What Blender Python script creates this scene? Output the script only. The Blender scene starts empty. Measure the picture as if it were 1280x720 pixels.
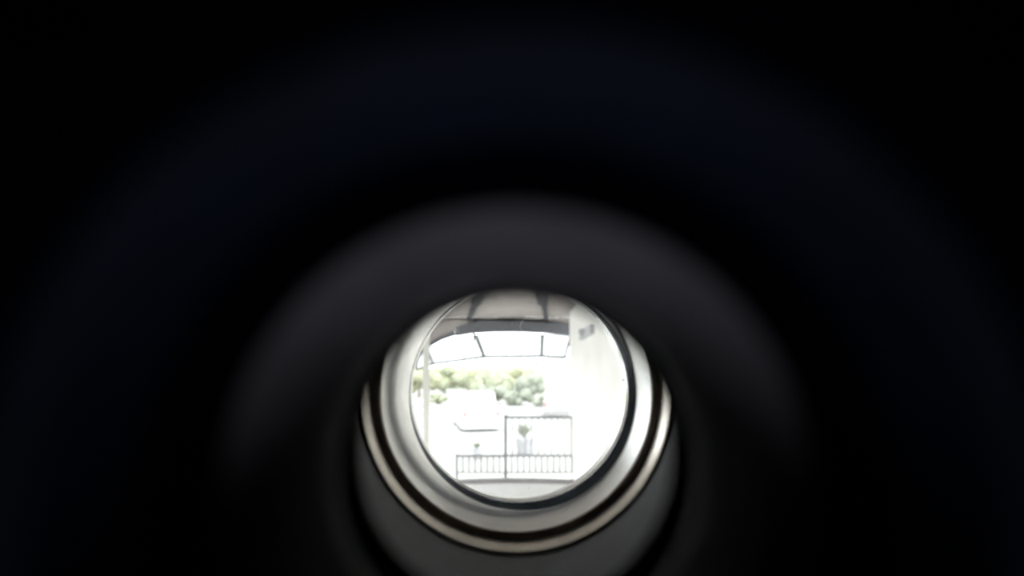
import bpy, bmesh, math, random
from mathutils import Vector, Matrix
random.seed(7)
S = bpy.context.scene
COL = S.collection
PI = math.pi

# ------------------------------------------------------------------ camera
# phone held right against the eyepiece of a door viewer; viewer axis at z = 1.5
EYE = 1.5
cd = bpy.data.cameras.new('camera'); cam = bpy.data.objects.new('camera', cd); COL.objects.link(cam)
cam.location = (0, 0, EYE + 0.0027)
cam.rotation_euler = (PI/2, 0, 0)
cd.sensor_width = 36; cd.lens = 36*500/1280
cd.shift_x = -5/1280; cd.shift_y = 110/1280
cd.clip_start = 0.0005; cd.clip_end = 400
cd.dof.use_dof = True; cd.dof.focus_distance = 0.102; cd.dof.aperture_fstop = 14.5
S.camera = cam

# ------------------------------------------------------------------ sky, lights, exposure
w = bpy.data.worlds.new('sky'); S.world = w; w.use_nodes = True
bg = w.node_tree.nodes['Background']
bg.inputs[0].default_value = (0.94, 0.97, 1.0, 1); bg.inputs[1].default_value = 5.2
S.view_settings.view_transform = 'Standard'; S.view_settings.look = 'None'
S.view_settings.gamma = 1; S.view_settings.exposure = 0
S.view_settings.use_curve_mapping = False

def area(name, loc, target, size, power, color):
    l = bpy.data.lights.new(name, 'AREA'); l.size = size; l.energy = power; l.color = color
    o = bpy.data.objects.new(name, l); COL.objects.link(o); o.location = loc
    o.rotation_euler = (Vector(target)-Vector(loc)).to_track_quat('-Z', 'Y').to_euler(); return o
# added fill light, low in front of the door, brightens the eyecup rings
area('eyecup_fill', (0.03, -0.40, 0.58), (0, 0, EYE), 0.25, 1.05, (0.86, 0.88, 1.0))

# ------------------------------------------------------------------ materials
def mat(name, color, rough=0.6, metal=0.0, var=0.0, scale=8.0, bump=0.0, spec=0.5, emit=None):
    m = bpy.data.materials.new(name); m.use_nodes = True
    nt = m.node_tree; b = nt.nodes['Principled BSDF']
    b.inputs['Base Color'].default_value = (*color, 1)
    b.inputs['Roughness'].default_value = rough; b.inputs['Metallic'].default_value = metal
    b.inputs['Specular IOR Level'].default_value = spec
    tc = nt.nodes.new('ShaderNodeTexCoord')
    n = nt.nodes.new('ShaderNodeTexNoise'); n.inputs['Scale'].default_value = scale; n.inputs['Detail'].default_value = 5
    nt.links.new(tc.outputs['Object'], n.inputs['Vector'])
    if var:
        r = nt.nodes.new('ShaderNodeValToRGB')
        r.color_ramp.elements[0].position = .3; r.color_ramp.elements[1].position = .7
        r.color_ramp.elements[0].color = (*[max(0, c*(1-var)) for c in color], 1)
        r.color_ramp.elements[1].color = (*[min(1, c*(1+var)) for c in color], 1)
        nt.links.new(n.outputs['Fac'], r.inputs['Fac']); nt.links.new(r.outputs['Color'], b.inputs['Base Color'])
    if bump:
        bp = nt.nodes.new('ShaderNodeBump'); bp.inputs['Strength'].default_value = bump; bp.inputs['Distance'].default_value = .01
        nt.links.new(n.outputs['Fac'], bp.inputs['Height']); nt.links.new(bp.outputs['Normal'], b.inputs['Normal'])
    return m

M = {}
M['door'] = mat('door_paint', (.003, .003, .008), .8, var=.2, scale=30)
M['room'] = mat('room_plaster', (.05, .05, .06), .9, var=.1)
M['cup'] = mat('black_plastic', (.0012, .0014, .005), .8, var=.2, scale=900, spec=.04)
M['bead'] = mat('dark_blue_metal', (.010, .020, .045), .5, .2, var=.2, scale=600)
M['bevel'] = mat('grey_satin_metal', (.22, .21, .225), .65, .1, var=.12, scale=500)
M['cone'] = mat('dark_anodised', (.034, .034, .040), .8, var=.3, scale=250)
M['polished'] = mat('polished_nickel', (.80, .74, .66), .35, .7, var=.1, scale=400)
M['tube'] = mat('satin_aluminium', (.90, .90, .87), .33, .75, var=.10, scale=220)
M['groove'] = mat('brown_groove', (.36, .29, .24), .5, .3, var=.3, scale=300)
M['cell'] = mat('black_lens_cell', (.26, .295, .345), .5, .1, var=.3, scale=300)
M['dust'] = mat('white_dust', (.9, .9, .88), .9, var=.05)
M['plaster'] = mat('cream_plaster', (.86, .845, .80), .9, var=.05, scale=3, bump=.1)
M['soffit'] = mat('taupe_soffit', (.36, .33, .315), .9, var=.08, scale=4)
M['steel'] = mat('dark_grey_paint', (.12, .125, .14), .6, var=.2, scale=14)
M['rafter'] = mat('charcoal_paint', (.012, .012, .018), .7, var=.2, scale=14)
M['rail'] = mat('grey_rail_paint', (.26, .26, .265), .6, var=.12, scale=20)
M['pale_rail'] = mat('pale_rail_paint', (.36, .36, .355), .6, var=.08, scale=20)
M['pale_metal'] = mat('pale_metal_paint', (.50, .51, .52), .6, var=.05)
M['awning_bar'] = mat('awning_bar_paint', (.07, .07, .075), .7, var=.1)
M['slab'] = mat('pale_floor', (.58, .575, .56), .8, var=.05, scale=5)
M['kerb'] = mat('grey_kerb', (.23, .22, .22), .9, var=.15, scale=9, bump=.2)
M['ground'] = mat('pale_concrete', (.30, .30, .285), .95, var=.06, scale=.6, bump=.2)
M['white'] = mat('white_paint', (.75, .75, .75), .35, var=.02)
M['glass_dark'] = mat('car_glass', (.20, .22, .23), .15, var=.05)
M['tyre'] = mat('tyre_rubber', (.16, .16, .16), .9, var=.1)
M['red'] = mat('red_lamp', (.34, .20, .18), .3, var=.1)
M['greycar'] = mat('grey_car_paint', (.36, .355, .35), .35, var=.03)
M['bark'] = mat('bark', (.20, .17, .13), .9, var=.3, scale=6, bump=.4)
M['leaf_a'] = mat('leaf_yellow_green', (.34, .35, .225), .8, var=.08, scale=1.2)
M['leaf_b'] = mat('leaf_mid_green', (.285, .305, .21), .8, var=.08, scale=1.2)
M['leaf_c'] = mat('leaf_grey_green', (.25, .27, .215), .8, var=.08, scale=1.2)
M['house'] = mat('house_render', (.66, .65, .60), .9, var=.03, scale=1)
M['roofing'] = mat('pale_roofing', (.50, .49, .47), .9, var=.08, scale=3)
M['pot'] = mat('grey_pot', (.36, .36, .37), .8, var=.2, scale=9)

def sheet_mat():
    m = bpy.data.materials.new('translucent_sheet'); m.use_nodes = True; nt = m.node_tree
    for n in list(nt.nodes): nt.nodes.remove(n)
    out = nt.nodes.new('ShaderNodeOutputMaterial'); mx = nt.nodes.new('ShaderNodeMixShader')
    a = nt.nodes.new('ShaderNodeBsdfTranslucent'); b = nt.nodes.new('ShaderNodeBsdfDiffuse')
    a.inputs[0].default_value = (.86, .88, .88, 1); b.inputs[0].default_value = (.8, .8, .8, 1)
    mx.inputs[0].default_value = .35
    nt.links.new(a.outputs[0], mx.inputs[1]); nt.links.new(b.outputs[0], mx.inputs[2]); nt.links.new(mx.outputs[0], out.inputs[0])
    return m
M['sheet'] = sheet_mat()

def lens_mat():
    # clear glass; a translucent layer mixed in imitates glare veiling the view
    m = bpy.data.materials.new('veiled_lens_glass'); m.use_nodes = True; nt = m.node_tree
    for n in list(nt.nodes): nt.nodes.remove(n)
    N = nt.nodes.new; L = nt.links.new
    out = N('ShaderNodeOutputMaterial')
    tr = N('ShaderNodeBsdfTransparent'); tr.inputs[0].default_value = (.985, .99, .985, 1)
    gl = N('ShaderNodeBsdfGlossy'); gl.inputs['Roughness'].default_value = .03
    fr = N('ShaderNodeFresnel'); fr.inputs[0].default_value = 1.3
    m1 = N('ShaderNodeMixShader'); L(fr.outputs[0], m1.inputs[0]); L(tr.outputs[0], m1.inputs[1]); L(gl.outputs[0], m1.inputs[2])
    tl = N('ShaderNodeBsdfTranslucent'); tl.inputs[0].default_value = (.93, .93, .90, 1)
    tc = N('ShaderNodeTexCoord'); no = N('ShaderNodeTexNoise'); no.inputs['Scale'].default_value = 160; no.inputs['Detail'].default_value = 6
    L(tc.outputs['Object'], no.inputs['Vector'])
    mr = N('ShaderNodeMapRange'); mr.inputs['From Min'].default_value = .3; mr.inputs['From Max'].default_value = .75
    mr.inputs['To Min'].default_value = .008; mr.inputs['To Max'].default_value = .024
    L(no.outputs['Fac'], mr.inputs['Value'])
    m2 = N('ShaderNodeMixShader'); L(mr.outputs[0], m2.inputs[0]); L(m1.outputs[0], m2.inputs[1]); L(tl.outputs[0], m2.inputs[2])
    L(m2.outputs[0], out.inputs[0])
    return m
M['lens'] = lens_mat()

# ------------------------------------------------------------------ helpers
def obj(name, bm, m, parent=None, smooth=False, loc=None):
    me = bpy.data.meshes.new(name)
    bmesh.ops.recalc_face_normals(bm, faces=bm.faces)
    bm.to_mesh(me); bm.free()
    me.materials.append(M[m])
    if smooth:
        for p in me.polygons: p.use_smooth = True
        try: me.set_sharp_from_angle(angle=math.radians(35))
        except Exception: pass
    o = bpy.data.objects.new(name, me); COL.objects.link(o)
    if parent: o.parent = parent
    if loc: o.location = loc
    return o
def tag(o, label=None, cat=None, group=None, kind=None):
    if label: o['label'] = label
    if cat: o['category'] = cat
    if group: o['group'] = group
    if kind: o['kind'] = kind
    return o
def thing(name, label, cat, loc=(0, 0, 0), rz=0, group=None):
    o = bpy.data.objects.new(name, None); COL.objects.link(o); o.empty_display_size = .05
    o.location = loc; o.rotation_euler = (0, 0, rz); return tag(o, label, cat, group)
def box(bm, x0, x1, y0, y1, z0, z1, bev=0):
    r = bmesh.ops.create_cube(bm, size=1)
    for v in r['verts']:
        v.co = Vector(((x0+x1)/2+v.co.x*(x1-x0), (y0+y1)/2+v.co.y*(y1-y0), (z0+z1)/2+v.co.z*(z1-z0)))
    if bev:
        es = list({e for v in r['verts'] for e in v.link_edges})
        bmesh.ops.bevel(bm, geom=es, offset=bev, segments=2, affect='EDGES')
    return bm
def B(*a, **k): return box(bmesh.new(), *a, **k)
def sweep(pts, wy, hz, bm=None):
    """rectangular bar (depth wy along Y, height hz) following points in space"""
    bm = bm or bmesh.new(); rings = []
    for i, p in enumerate(pts):
        a = Vector(pts[max(0, i-1)]); b = Vector(pts[min(len(pts)-1, i+1)]); t = (b-a).normalized()
        up = Vector((0, 1, 0)).cross(t); up = -up if up.z < 0 else up
        p = Vector(p); h = hz[i] if isinstance(hz, (list, tuple)) else hz
        rings.append([bm.verts.new(p+Vector((0, sy*wy/2, 0))+up*(sz*h/2)) for sy, sz in ((-1, -1), (1, -1), (1, 1), (-1, 1))])
    for a, b in zip(rings, rings[1:]):
        for k in range(4): bm.faces.new((a[k], a[(k+1) % 4], b[(k+1) % 4], b[k]))
    bm.faces.new(rings[0]); bm.faces.new(rings[-1][::-1]); return bm
def bar(a, b, wa, ha, wb=None, hb=None, bm=None):
    """box beam between two points, width across X, height in Z"""
    bm = bm or bmesh.new(); wb = wb or wa; hb = hb or ha; rr = []
    for p, w_, h_ in ((a, wa, ha), (b, wb, hb)):
        rr.append([bm.verts.new(Vector(p)+Vector((sx*w_/2, 0, sz*h_/2))) for sx, sz in ((-1, -1), (1, -1), (1, 1), (-1, 1))])
    for k in range(4): bm.faces.new((rr[0][k], rr[0][(k+1) % 4], rr[1][(k+1) % 4], rr[1][k]))
    bm.faces.new(rr[0]); bm.faces.new(rr[1][::-1]); return bm
def lathe(prof, n=128, closed=True, cx=0, cz=0):
    """profile of (y mm, r mm[, dx, dz]) turned round the viewer axis"""
    bm = bmesh.new(); rings = []
    for p in prof:
        y, r = p[0]*.001, p[1]*.001; dx = (p[2] if len(p) > 2 else 0)*.001; dz = (p[3] if len(p) > 2 else 0)*.001
        rings.append([bm.verts.new((dx+r*math.cos(2*PI*k/n), y, dz+r*math.sin(2*PI*k/n))) for k in range(n)])
    prs = list(zip(rings, rings[1:]+([rings[0]] if closed else [])))
    if not closed: prs = prs[:len(rings)-1]
    for a, b in prs:
        for k in range(n): bm.faces.new((a[k], a[(k+1) % n], b[(k+1) % n], b[k]))
    return bm
def copy_tree(o, parent=None):
    c = o.copy(); COL.objects.link(c)
    if parent: c.parent = parent
    for ch in list(o.children): copy_tree(ch, c)
    return c

# ------------------------------------------------------------------ the dark room behind the camera
DI, DO = .014, .058                     # inner and outer face of the door
def struct(name, bm, m, label=None): return tag(obj(name, bm, m), label, None, None, 'structure')
struct('floor', B(-2, 2, -3.6, DI, -.06, 0), 'room')
struct('ceiling', B(-2, 2, -3.6, DI, 2.45, 2.55), 'room')
struct('wall_left', B(-2.1, -2, -3.7, DI, -.06, 2.55), 'room')
struct('wall_right', B(2, 2.1, -3.7, DI, -.06, 2.55), 'room')
struct('wall_back', B(-2, 2, -3.7, -3.6, -.06, 2.55), 'room')
bm = bmesh.new()
box(bm, -4.0, -.451, DI, DI+.16, -.06, 2.499); box(bm, .451, 2.1, DI, DI+.16, -.06, 2.499)
box(bm, -.451, .451, DI, DI+.16, 2.101, 2.499)
struct('wall_front', bm, 'plaster')
# door slab with the round bore of the viewer
bm = bmesh.new(); n = 64; R0 = .0206
def rect_pt(k):
    a = 2*PI*k/n; c, s = math.cos(a), math.sin(a)
    z0, z1 = .01-EYE, 2.1-EYE; t = min(.449/abs(c) if abs(c) > 1e-9 else 1e9, (z1 if s > 0 else -z0)/abs(s) if abs(s) > 1e-9 else 1e9)
    return c*t, s*t
rows = []
for y in (DI, DO):
    inner = [bm.verts.new((R0*math.cos(2*PI*k/n), y, EYE+R0*math.sin(2*PI*k/n))) for k in range(n)]
    outer = [bm.verts.new((rect_pt(k)[0], y, EYE+rect_pt(k)[1])) for k in range(n)]
    rows.append((inner, outer))
for k in range(n):
    k2 = (k+1) % n
    for i_, o_ in rows: bm.faces.new((i_[k], i_[k2], o_[k2], o_[k]))
    bm.faces.new((rows[0][0][k], rows[0][0][k2], rows[1][0][k2], rows[1][0][k]))
    bm.faces.new((rows[0][1][k], rows[0][1][k2], rows[1][1][k2], rows[1][1][k]))
struct('door_1', bm, 'door')

# ------------------------------------------------------------------ the door viewer
dv = thing('door_viewer', 'round wide-angle peephole in the dark door, bright lens inside a black eyecup', 'peephole', (0, 0, EYE))
obj('eyecup', lathe([(13.9, 22.5), (13.9, 24), (12.5, 24.5), (11, 23), (8.5, 13), (6.0, 9.9), (5.2, 9.2), (5.2, 8.7), (5.7, 8.2),
                     (7.3, 6.95), (8.2, 6.75), (9.0, 6.1), (11.2, 5.45), (11.6, 7.8), (14.8, 7.8), (15.5, 8.4), (15.5, 22.0), (13.9, 22.0)]), 'cup', dv, True)
tag(obj('bead', lathe([(5.9, 8.15), (5.6, 7.7), (5.9, 7.25), (6.6, 7.0), (7.2, 6.95), (7.3, 7.2), (6.6, 7.9)]), 'bead', dv, True), 'dark blue ring round the mouth of the eyecup')
tag(obj('bevel_ring', lathe([(8.4, 6.25), (8.9, 5.75), (9.6, 5.55), (10.4, 5.35), (11.1, 5.12), (11.5, 5.2), (11.3, 5.44), (9.0, 6.08)]), 'bevel', dv, True), 'dim grey bevelled ring inside the eyecup')
obj('aperture', lathe([(14.8, 7.8), (14.82, 6.05, 0, -.22), (14.95, 5.84, 0, -.22), (15.1, 5.88, 0, -.22), (15.5, 6.3, 0, -.1), (15.5, 7.8)]), 'cup', dv, True)
obj('barrel', lathe([(15.5, 6.4), (25, 10.3), (36, 14.35), (48.6, 19.2), (48.6, 20.5), (15.5, 20.5), (15.52, 7.0)]), 'cone', dv, True)
tag(obj('bright_ring', lathe([(48.7, 18.75), (49.0, 18.6), (51.6, 18.6), (52.0, 18.6), (52.0, 20.5), (48.7, 20.5)]), 'polished', dv, True), 'thin bright polished ring around the lens tube')
tag(obj('groove', lathe([(52.02, 17.75), (52.3, 17.7), (52.3, 20.5), (52.02, 20.5)]), 'groove', dv, True), 'dark brown groove between bright ring and lens tube')
obj('lens_tube', lathe([(52.3, 17.65), (53.5, 17.6), (60.2, 17.6), (66, 17.6), (66, 20.5), (52.3, 20.5)]), 'tube', dv, True)
tag(obj('lens_cell', lathe([(60.0, 16.4, .48, .1), (58.7, 16.6, .93, -.42), (58.75, 16.63, .93, -.44), (61.6, 16.93, .5, -.15), (61.6, 16.75, .48, .1)]), 'cell', dv, True), 'black retaining ring round the bright lens')
obj('outer_flange', lathe([(58.1, 20.6), (58.1, 26), (60.5, 25.5), (66.5, 21.5), (66.5, 17.65), (66.01, 17.65), (66.01, 20.6)]), 'tube', dv, True)
# lens: a glass meniscus, its rim in the cell
def lens_bm():
    bm = bmesh.new(); n = 64; rows = []
    for side in (0, 1):
        rr = []
        for j in range(13):
            r = 16.9*j/12; y = 62.2+side*1.2+(3.0+side*.4)*(1-(r/16.9)**2)
            if j == 0: rr.append([bm.verts.new((.0005, y*.001, 0))])
            else: rr.append([bm.verts.new((.0005+r*.001*math.cos(2*PI*k/n), y*.001, r*.001*math.sin(2*PI*k/n))) for k in range(n)])
        for k in range(n): bm.faces.new((rr[0][0], rr[1][k], rr[1][(k+1) % n]))
        for a, b in zip(rr[1:], rr[2:]):
            for k in range(n): bm.faces.new((a[k], b[k], b[(k+1) % n], a[(k+1) % n]))
        rows.append(rr[-1])
    for k in range(n): bm.faces.new((rows[0][k], rows[0][(k+1) % n], rows[1][(k+1) % n], rows[1][k]))
    return bm
obj('lens', lens_bm(), 'lens', dv, True)
# lint and specks stuck to the inner face of the lens
def on_lens(u, v):
    y = .0640
    for _ in range(5):
        x = (u-645)/500*y; z = .0027-(v-470)/500*y
        y = .001*(62.2+3.0*(1-((x-.0005)**2+z*z)/(.0169**2)))-.00004
    return Vector((x, y, z))
def fibre(pts, r):
    bm = bmesh.new(); P = [on_lens(*p) for p in pts]; rings = []
    for i, p in enumerate(P):
        t = (P[min(i+1, len(P)-1)]-P[max(i-1, 0)]).normalized(); s = t.cross(Vector((0, 1, 0))).normalized()
        q = r*(.45 if i in (0, len(P)-1) else 1)
        rings.append([bm.verts.new(p+s*q*math.cos(a)+Vector((0, 1, 0))*q*.4*math.sin(a)) for a in (0, PI/2, PI, 3*PI/2)])
    for a, b in zip(rings, rings[1:]):
        for k in range(4): bm.faces.new((a[k], a[(k+1) % 4], b[(k+1) % 4], b[k]))
    bm.faces.new(rings[0]); bm.faces.new(rings[-1]); return bm
for f in ([(570, 408), (572, 411), (574, 414)], [(590, 411), (593, 417), (594, 423), (592, 427)], [(654, 400), (651, 404), (650, 409), (652, 413)]):
    obj('lint_fibre', fibre(f, .00014), 'sheet', dv)
for u, v, r in ((622, 415, .00013), (779, 475, .00018), (640, 404, .00008), (582, 493, .00014), (661, 610, .00014), (700, 472, .0001), (788, 517, .00014), (602, 437, .0001)):
    bm = bmesh.new(); bmesh.ops.create_icosphere(bm, subdivisions=1, radius=r)
    obj('dust_speck', bm, 'sheet', dv, loc=on_lens(u, v))
# flakes along the inner edge of the cell
for a in (-12, -20, -33, -48, -60, -63, -75, -88, -97, -111):
    bm = bmesh.new(); bmesh.ops.create_icosphere(bm, subdivisions=1, radius=.00016)
    ra = math.radians(a); obj('edge_flake', bm, 'tube', dv, loc=(.00048+.0165*math.cos(ra), .0600, .0001+.0165*math.sin(ra)))

# ------------------------------------------------------------------ porch
SOF = 2.50
struct('porch_floor', B(-3.4, .95, DI+.17, 5.64, -.12, 0), 'slab', 'pale smooth porch floor')
# kerb at the edge of the porch, curving away at both sides
pts = []
for i in range(25):
    x = -1.9+i*(2.85/24); pts.append((x, 5.72-.42*abs(x/1.9)**2.2, .0))
bm = bmesh.new(); rr = []
for x, y, z in pts: rr.append([bm.verts.new((x, y+dy, dz)) for dy, dz in ((-.10, -.12), (.10, -.12), (.10, .02), (-.10, .02))])
for a, b in zip(rr, rr[1:]):
    for k in range(4): bm.faces.new((a[k], a[(k+1) % 4], b[(k+1) % 4], b[k]))
bm.faces.new(rr[0]); bm.faces.new(rr[-1])
struct('porch_kerb', bm, 'kerb', 'grey kerb curving along the edge of the porch floor')
struct('porch_soffit', B(-3.4, 2.1, DI+.001, 6.82, SOF, SOF+.12), 'soffit', 'taupe porch ceiling')
struct('porch_wall', B(.83, 1.0, DI+.17, 6.2, -.12, SOF-.001), 'plaster', 'cream side wall of the porch')
struct('porch_plinth', B(-3.4, 1.0, DI+.17, 6.4, -1.02, -.121), 'plaster', 'cream foundation under the porch')
struct('ground', B(-90, 90, -6, 160, -1.2, -1.0), 'ground', 'pale paved ground beyond the porch')

# rafters under the soffit: thick sleeve at the near end, slim towards the eave
for (xa, xb, lab) in ((-.44, -.79, 'left of two charcoal rafters under the porch ceiling'), (.30, .515, 'right of two charcoal rafters under the porch ceiling')):
    t = thing('rafter', lab, 'rafter', (0, 0, 0), 0, 'rafters under the porch ceiling')
    ya, ym, yb = 3.6, 5.1, 6.82; sl = (xb-xa)/(6.82-4.66); X = lambda y: xa+sl*(y-4.66)
    obj('beam', bar((X(ya), ya, SOF-.032), (X(yb), yb, SOF-.032), .065, .062), 'rafter', t)
    obj('sleeve', bar((X(ya), ya, SOF-.046), (X(ym), ym, SOF-.046), .115, .09), 'rafter', t)
# eave beam, arched down at the left
e = thing('eave_beam', 'thick dark grey beam across the porch eave, bending down at its left end', 'beam', (0, 6.9, SOF))
def W(u, v, D): return ((u-645)/500*D, D, EYE+.0027-(v-470)/500*D)
def loc_pts(P, o): return [tuple(Vector(p)-o.location) for p in P]
obj('main_beam', sweep(loc_pts([W(u, v, 6.9) for u, v in ((569, 413), (590, 408.5), (615, 406.5), (645, 406), (680, 407.5), (713, 411.5))], e), .13,
    [.20, .225, .24, .245, .24, .235]), 'steel', e)
obj('end_beam', sweep(loc_pts([W(u, v, 6.9) for u, v in ((518, 460), (520, 448), (526, 439), (536, 430), (550, 422), (568, 414.5))], e), .10,
    [.07, .08, .085, .09, .10, .13]), 'steel', e)
obj('bolt_plate', B(-1.06, -.98, -.075, .02, -.22, -.14), 'rail', e)
br = thing('wall_bracket', 'small grey bracket high on the cream wall right of the eave beam', 'bracket', (.779, 4.6, 2.0))
obj('plate', B(.0, .05, -.38, .36, -.05, .05), 'pale_metal', br); obj('arm', B(-.06, .0, -.02, .02, .0, .04), 'pale_metal', br)
obj('brace', bar((-.04, 0, .0), (.02, .02, -.05), .02, .02), 'pale_metal', br)

# taupe infill between the flat ceiling and the bent end of the eave beam
bm = bmesh.new(); low = [(478, 500), (505, 480), (518, 458), (520, 447), (526, 438), (536, 429), (550, 421), (568, 413.5), (575, 408), (590, 401.5), (604, 399), (618, 398), (645, 398), (680, 400), (712, 404), (716, 405)]
P = [W(u, v, 6.87) for u, v in low]; P = [(P[0][0], 6.87, SOF-.001)]+P+[(P[-1][0], 6.87, SOF-.001)]
vs = [[bm.verts.new((x, y, z)) for x, _, z in P] for y in (6.823, 6.834)]
for k in range(len(P)): bm.faces.new((vs[0][k], vs[0][(k+1) % len(P)], vs[1][(k+1) % len(P)], vs[1][k]))
bm.faces.new(vs[0]); bm.faces.new(vs[1])
bmesh.ops.triangulate(bm, faces=bm.faces[-2:] if False else [f for f in bm.faces if len(f.verts) > 4])
struct('porch_infill', bm, 'soffit', 'taupe curved infill board left of the eave beam')
# translucent awning beyond the eave
aw = thing('awning', 'white translucent awning with thin grey bars, sloping out beyond the eave beam', 'awning', (0, 6.98, 2.23))
edges_top = [-1.86, -1.55, -.70, .46, .95]; tz = [1.78, 2.0, 2.22, 2.23, 2.20]
edges_bot = [-2.07, -1.72, -.66, .53, 1.02]; bz = [1.66, 1.78, 1.92, 1.935, 1.91]
YT, YB = 6.98, 8.3
for i in range(4):
    bm = bmesh.new(); g = .012
    vs = []
    for dz in (0, .006):
        vs.append([bm.verts.new(Vector(p)-aw.location) for p in ((edges_top[i]+g, YT, tz[i]+dz), (edges_top[i+1]-g, YT, tz[i+1]+dz), (edges_bot[i+1]-g, YB, bz[i+1]+dz), (edges_bot[i]+g, YB, bz[i]+dz))])
    bm.faces.new(vs[0]); bm.faces.new(vs[1])
    for k in range(4): bm.faces.new((vs[0][k], vs[0][(k+1) % 4], vs[1][(k+1) % 4], vs[1][k]))
    obj('awning_panel', bm, 'sheet', aw)
for i in range(5):
    obj('awning_bar', bar(Vector((edges_top[i], YT, tz[i]-.015))-aw.location, Vector((edges_bot[i], YB, bz[i]-.015))-aw.location, .06 if i in (2, 3) else .045, .03), 'awning_bar', aw)
obj('front_bar', sweep([Vector((edges_bot[i], YB+.01, bz[i]-.02))-aw.location for i in range(5)], .04, .06), 'awning_bar', aw)

# slim white post at the left of the porch
po = thing('porch_post', 'slim white square post at the left edge of the porch', 'post', (-1.38, 6.15, -.12))
obj('shaft', B(-.045, .045, -.045, .045, 0, 2.3, bev=.006), 'house', po)
obj('base', B(-.07, .07, -.07, .07, 0, .06, bev=.006), 'house', po)

# ------------------------------------------------------------------ railing with a centre post
def X(u, D): return (u-645)/500*D
RD = 5.9; BASE = -.12
rl = thing('railing', 'grey metal porch railing with one dark centre post and low barred panel', 'railing', (0, RD, BASE))
def rz(v): return EYE-(v-470)/500*RD-BASE
obj('centre_post', B(X(632, RD)-.022, X(632, RD)+.022, -.022, .022, .0, rz(519.5), bev=.004), 'rail', rl)
obj('post_cap', B(X(632, RD)-.03, X(632, RD)+.03, -.03, .03, rz(519.5), rz(518.3), bev=.003), 'rail', rl)
obj('end_post', B(X(722, RD)-.02, X(722, RD)+.02, -.02, .02, .0, rz(523), bev=.004), 'pale_rail', rl)
obj('left_post', B(X(571, RD)-.018, X(571, RD)+.018, -.018, .018, .0, rz(567), bev=.004), 'pale_rail', rl)
obj('top_rail', B(X(632, RD)+.023, X(722, RD)-.021, -.014, .014, rz(522.8), rz(520)), 'rail', rl)
obj('middle_rail', B(X(571, RD)+.019, X(632, RD)-.023, -.016, .016, rz(571), rz(568.2)), 'rail', rl)
obj('middle_rail', B(X(632, RD)+.023, X(722, RD)-.021, -.016, .016, rz(570.5), rz(568.2)), 'rail', rl)
obj('bottom_rail', B(X(571, RD)+.019, X(632, RD)-.023, -.012, .012, rz(591), rz(589.5)), 'pale_rail', rl)
obj('bottom_rail', B(X(632, RD)+.023, X(722, RD)-.021, -.012, .012, rz(591), rz(589.5)), 'pale_rail', rl)
first = None
for u0, u1, vt, vb in ((571, 632, 571, 589.5), (632, 722, 570.5, 589.5)):
    nb = int((u1-u0)/7.4)
    for i in range(1, nb):
        x = X(u0+(u1-u0)*i/nb, RD)
        if first is None:
            first = obj('baluster', B(-.012, .012, -.012, .012, 0, rz(vt)-rz(vb)), 'pale_rail', rl); b = first
        else:
            b = first.copy(); COL.objects.link(b)
        b.location = (x, 0, rz(vb))
fu = None
for i in range(1, 11):                       # slim upper bars in the right bay
    if fu is None: fu = obj('upper_bar', B(-.009, .009, -.009, .009, 0, rz(522.4)-rz(568.2)), 'pale_rail', rl); b = fu
    else: b = fu.copy(); COL.objects.link(b)
    b.location = (X(632+90*i/11, RD), 0, rz(568.2))

# fence down on the ground at the left
fe = thing('yard_fence', 'pale two-rail fence in the yard left of the white car', 'fence', (-4.2, 20, -1.0))
for x in (-1.2, -.2, .8): obj('fence_post', B(x-.05, x+.05, -.04, .04, 0, 1.08, bev=.008), 'pale_rail', fe)
for z in (1.0, .62): obj('fence_rail', B(-1.9, 1.2, .041, .075, z-.05, z+.05), 'pale_rail', fe)

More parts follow.
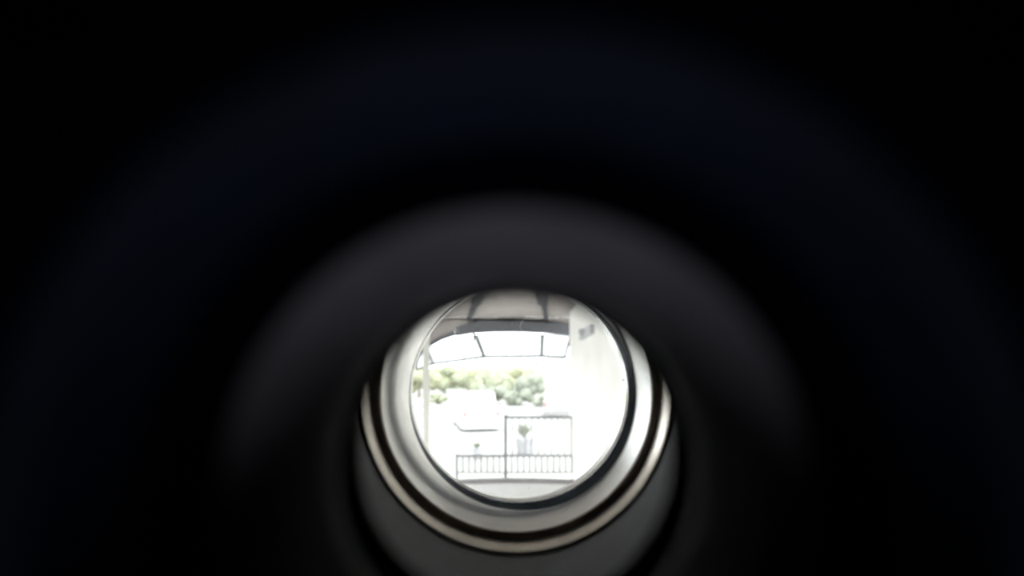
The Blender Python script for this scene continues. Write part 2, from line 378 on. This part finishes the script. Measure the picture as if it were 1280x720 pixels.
# ------------------------------------------------------------------ cars
def car(name, label, loc, rz_, paint, W_=1.75, L_=4.2, H=1.6, boxy=.8):
    t = thing(name, label, 'car', loc, rz_)
    # side profile in (y along length, z); y=0 is the rear end
    low = [(0, .45), (.02, .12), (L_, .12), (L_+.0, .55), (L_-.25, .80), (L_-1.15, .95), (.03, .98)]
    bm = bmesh.new(); sec = []
    for x, ins in ((-W_/2, .07), (-W_/2+.10, 0), (W_/2-.10, 0), (W_/2, .07)):
        sec.append([bm.verts.new((x, min(max(y, ins), L_-ins), z-(ins*.3 if z > .6 else -ins*.3))) for y, z in low])
    for a, b in zip(sec, sec[1:]):
        for k in range(len(low)): bm.faces.new((a[k], a[(k+1) % len(low)], b[(k+1) % len(low)], b[k]))
    bm.faces.new(sec[0]); bm.faces.new(sec[-1]); obj('body', bm, paint, t, True)
    cab = [(.08, .96), (.32, H-.08), (.55, H), (L_*.52, H), (L_*.58, H-.05), (L_-1.2, .93)]
    bm = bmesh.new(); sec = []
    for x, k_ in ((-W_/2+.06, 0), (-W_/2+.22, 1), (W_/2-.22, 1), (W_/2-.06, 0)):
        sec.append([bm.verts.new((x, y, z if k_ else min(z, 1.0)*1 if z > 1 else z)) for y, z in cab])
    for a, b in zip(sec, sec[1:]):
        for k in range(len(cab)): bm.faces.new((a[k], a[(k+1) % len(cab)], b[(k+1) % len(cab)], b[k]))
    bm.faces.new(sec[0]); bm.faces.new(sec[-1]); obj('cabin', bm, paint, t, True)
    bm = bmesh.new(); q = [(-W_/2+.34, .125, 1.07), (W_/2-.34, .125, 1.07), (W_/2-.38, .30, H-.17), (-W_/2+.38, .30, H-.17)]
    vs = [[bm.verts.new(Vector(p)+Vector((0, d, 0))) for p in q] for d in (-.012, .03)]
    bm.faces.new(vs[0]); bm.faces.new(vs[1])
    for k in range(4): bm.faces.new((vs[0][k], vs[0][(k+1) % 4], vs[1][(k+1) % 4], vs[1][k]))
    obj('rear_window', bm, 'glass_dark' if paint != 'white' else 'roofing', t)
    for s in (-1, 1):
        obj('tail_lamp', B(s*(W_/2-.12)-.08, s*(W_/2-.12)+.08, -.015, .05, .68, .9, bev=.01), 'red', t)
        for y in (.75, L_-.8):
            bm = bmesh.new(); bmesh.ops.create_cone(bm, segments=24, radius1=.31, radius2=.31, depth=.2, cap_ends=True)
            bmesh.ops.rotate(bm, verts=bm.verts, cent=(0, 0, 0), matrix=Matrix.Rotation(PI/2, 3, 'Y'))
            bmesh.ops.translate(bm, verts=bm.verts, vec=(s*(W_/2-.09), y, .31)); wh = obj('wheel', bm, 'tyre', t, True)
            bm = bmesh.new(); bmesh.ops.create_cone(bm, segments=16, radius1=.19, radius2=.17, depth=.22, cap_ends=True)
            bmesh.ops.rotate(bm, verts=bm.verts, cent=(0, 0, 0), matrix=Matrix.Rotation(PI/2, 3, 'Y'))
            bmesh.ops.translate(bm, verts=bm.verts, vec=(s*(W_/2-.09), y, .31)); obj('hubcap', bm, 'pale_rail', wh)
    obj('bumper', B(-W_/2+.04, W_/2-.04, -.06, .08, .30, .52, bev=.03), paint, t, True)
    obj('number_plate', B(-.24, .24, -.07, -.055, .56, .68), 'pale_rail', t)
    return t
car('white_car', 'white parked car in the yard left of the railing centre post', (X(603, 18.5), 18.0, -1.0), math.radians(14), 'white', H=1.72)
car('grey_car', 'pale grey parked car behind the right bay of the railing', (X(697, 24), 24.0, -1.0), math.radians(-6), 'greycar', W_=1.8, H=1.45)

# ------------------------------------------------------------------ plants
def pot(name, label, loc, h, r):
    t = thing(name, label, 'potted plant', loc)
    bm = bmesh.new(); bmesh.ops.create_cone(bm, segments=20, radius1=r*.7, radius2=r, depth=h, cap_ends=True)
    bmesh.ops.translate(bm, verts=bm.verts, vec=(0, 0, h/2)); obj('pot', bm, 'pot', t, True)
    bm = bmesh.new()
    for k in range(26):
        a = k*2.4; L = r*(1.1+.5*random.random()); tl = .5+.7*random.random()
        d = Vector((math.cos(a)*math.cos(tl), math.sin(a)*math.cos(tl), math.sin(tl)+.2)); s = Vector((-math.sin(a), math.cos(a), 0))*r*.16
        p0 = Vector((0, 0, h-.02)); p1 = p0+d*L*.6; p2 = p0+d*L+Vector((0, 0, -.1*L))
        bm.faces.new([bm.verts.new(v) for v in (p0, p1-s, p2, p1+s)])
    obj('foliage', bm, 'leaf_c', t)
pot('potted_plant', 'small dark pot with spiky plant on the ground left of the centre post', (X(596, 12), 12, -1.0), .34, .17)
pot('potted_plant', 'wide grey pot with bushy plant right of the centre post', (X(655, 13), 13, -1.0), .5, .34)

def crown_bm(w_, h_, d_, z0, n, seed):
    rnd = random.Random(seed); bm = bmesh.new(); cs = []
    for k in range(n):
        x = (rnd.random()-.5)*w_*.8; y = (rnd.random()-.5)*d_*.7; z = z0+h_*(.25+.6*rnd.random()*(1-abs(x)/w_))
        r = h_*(.16+.14*rnd.random()); cs.append((x, y, z, r))
        c0 = len(bm.verts); q = bmesh.ops.create_icosphere(bm, subdivisions=2, radius=r)
        for v in q['verts']: v.co = v.co*(1+.22*(rnd.random()-.5))+Vector((x, y, z))
    for x, y, z, r in cs:
        for k in range(60):
            a = rnd.random()*2*PI; b = math.acos(2*rnd.random()-1); d = Vector((math.sin(b)*math.cos(a), math.sin(b)*math.sin(a), math.cos(b)))
            p = Vector((x, y, z))+d*r*(1+.25*rnd.random()); s = Vector((rnd.random()-.5, rnd.random()-.5, rnd.random()-.5)).normalized()
            t2 = s.cross(d).normalized(); q = r*.16
            bm.faces.new([bm.verts.new(v) for v in (p-s*q, p+t2*q*.6, p+s*q, p-t2*q*.6)])
    return bm
def tree(name, label, cat, u, D, vtop, wpx, m, seed, group, trunk=True):
    zt = EYE-(vtop-470)/500*D+1.0; w_ = wpx/500*D
    t = thing(name, label, cat, (X(u, D), D, -1.0), 0, group)
    tr = .12*zt if trunk else 0
    obj('crown' if trunk else 'foliage', crown_bm(w_, (zt-tr)*1.0, w_*.7, tr*.7 if trunk else -.1, 16, seed), m, t, True)
    if trunk:
        bm = bmesh.new(); bmesh.ops.create_cone(bm, segments=10, radius1=.18, radius2=.10, depth=tr+1.2, cap_ends=True)
        bmesh.ops.translate(bm, verts=bm.verts, vec=(0, 0, (tr+1.2)/2)); obj('trunk', bm, 'bark', t, True)
he = thing('hedge', 'long pale yellow-green hedge running behind all the trees', 'hedge', (X(592, 80), 80, -1.0))
rnd = random.Random(5); bm = bmesh.new()
for k in range(60):
    x = -13+26*k/59; r = 1.3+.5*rnd.random()
    for z in (.9, 2.3+.5*rnd.random()):
        q = bmesh.ops.create_icosphere(bm, subdivisions=2, radius=r)
        for v in q['verts']: v.co = v.co*(1+.2*(rnd.random()-.5))+Vector((x, (rnd.random()-.5)*.4, z))
obj('foliage', bm, 'leaf_b', he, True)
G = 'trees beyond the yard'
tree('tree', 'yellow-green tree at the far left beyond the yard fence', 'tree', 524, 48, 460, 62, 'leaf_a', 1, G)
tree('tree', 'mid-green tree second from the left, over the yard fence', 'tree', 556, 57, 457, 64, 'leaf_b', 2, G)
tree('tree', 'pale green tree behind the left half of the white car', 'tree', 585, 66, 456, 60, 'leaf_a', 3, G)
tree('tree', 'darker green tree rising right behind the roof of the white car', 'tree', 612, 44, 461, 48, 'leaf_b', 4, G)
tree('tree', 'yellow-green tree straight above the railing centre post', 'tree', 640, 60, 454, 54, 'leaf_a', 5, G)
tree('tree', 'dark green tree touching the left side of the white house', 'tree', 662, 40, 463, 34, 'leaf_c', 6, G)
H2 = 'shrubs beyond the yard'
tree('shrub', 'dark grey-green shrub behind the white car', 'shrub', 610, 36, 478, 44, 'leaf_c', 7, H2, False)
tree('shrub', 'grey-green shrub between the white car and the white house', 'shrub', 652, 34, 483, 44, 'leaf_c', 8, H2, False)
tree('shrub', 'low dark hedge shrub in front of the white house', 'shrub', 690, 32, 490, 50, 'leaf_c', 9, H2, False)
tree('shrub', 'small mid-green shrub behind the yard fence', 'shrub', 545, 36, 489, 34, 'leaf_b', 10, H2, False)

# ------------------------------------------------------------------ white house
ho = thing('white_house', 'plain white house beyond the hedge at the right', 'house', (X(672, 46), 46, -1.0))
HW = 12.0; HH = 4.0
obj('wall', B(0, HW, 0, 8, 0, HH), 'house', ho)
bm = bmesh.new()
vs = [bm.verts.new(p) for p in ((-.4, -.5, HH), (HW+.4, -.5, HH), (HW+.4, 8.5, HH), (-.4, 8.5, HH), (2.0, 4, HH+1.0), (HW-2, 4, HH+1.0))]
for f in ((0, 1, 5, 4), (1, 2, 5), (2, 3, 4, 5), (3, 0, 4), (3, 2, 1, 0)): bm.faces.new([vs[i] for i in f])
obj('roof', bm, 'roofing', ho)
for x in (1.2, 4.2, 7.4):
    wf = obj('window', B(x, x+1.0, -.05, .0, 1.5, 2.7), 'white', ho); obj('pane', B(x+.08, x+.92, -.06, -.045, 1.58, 2.62), 'house', wf)
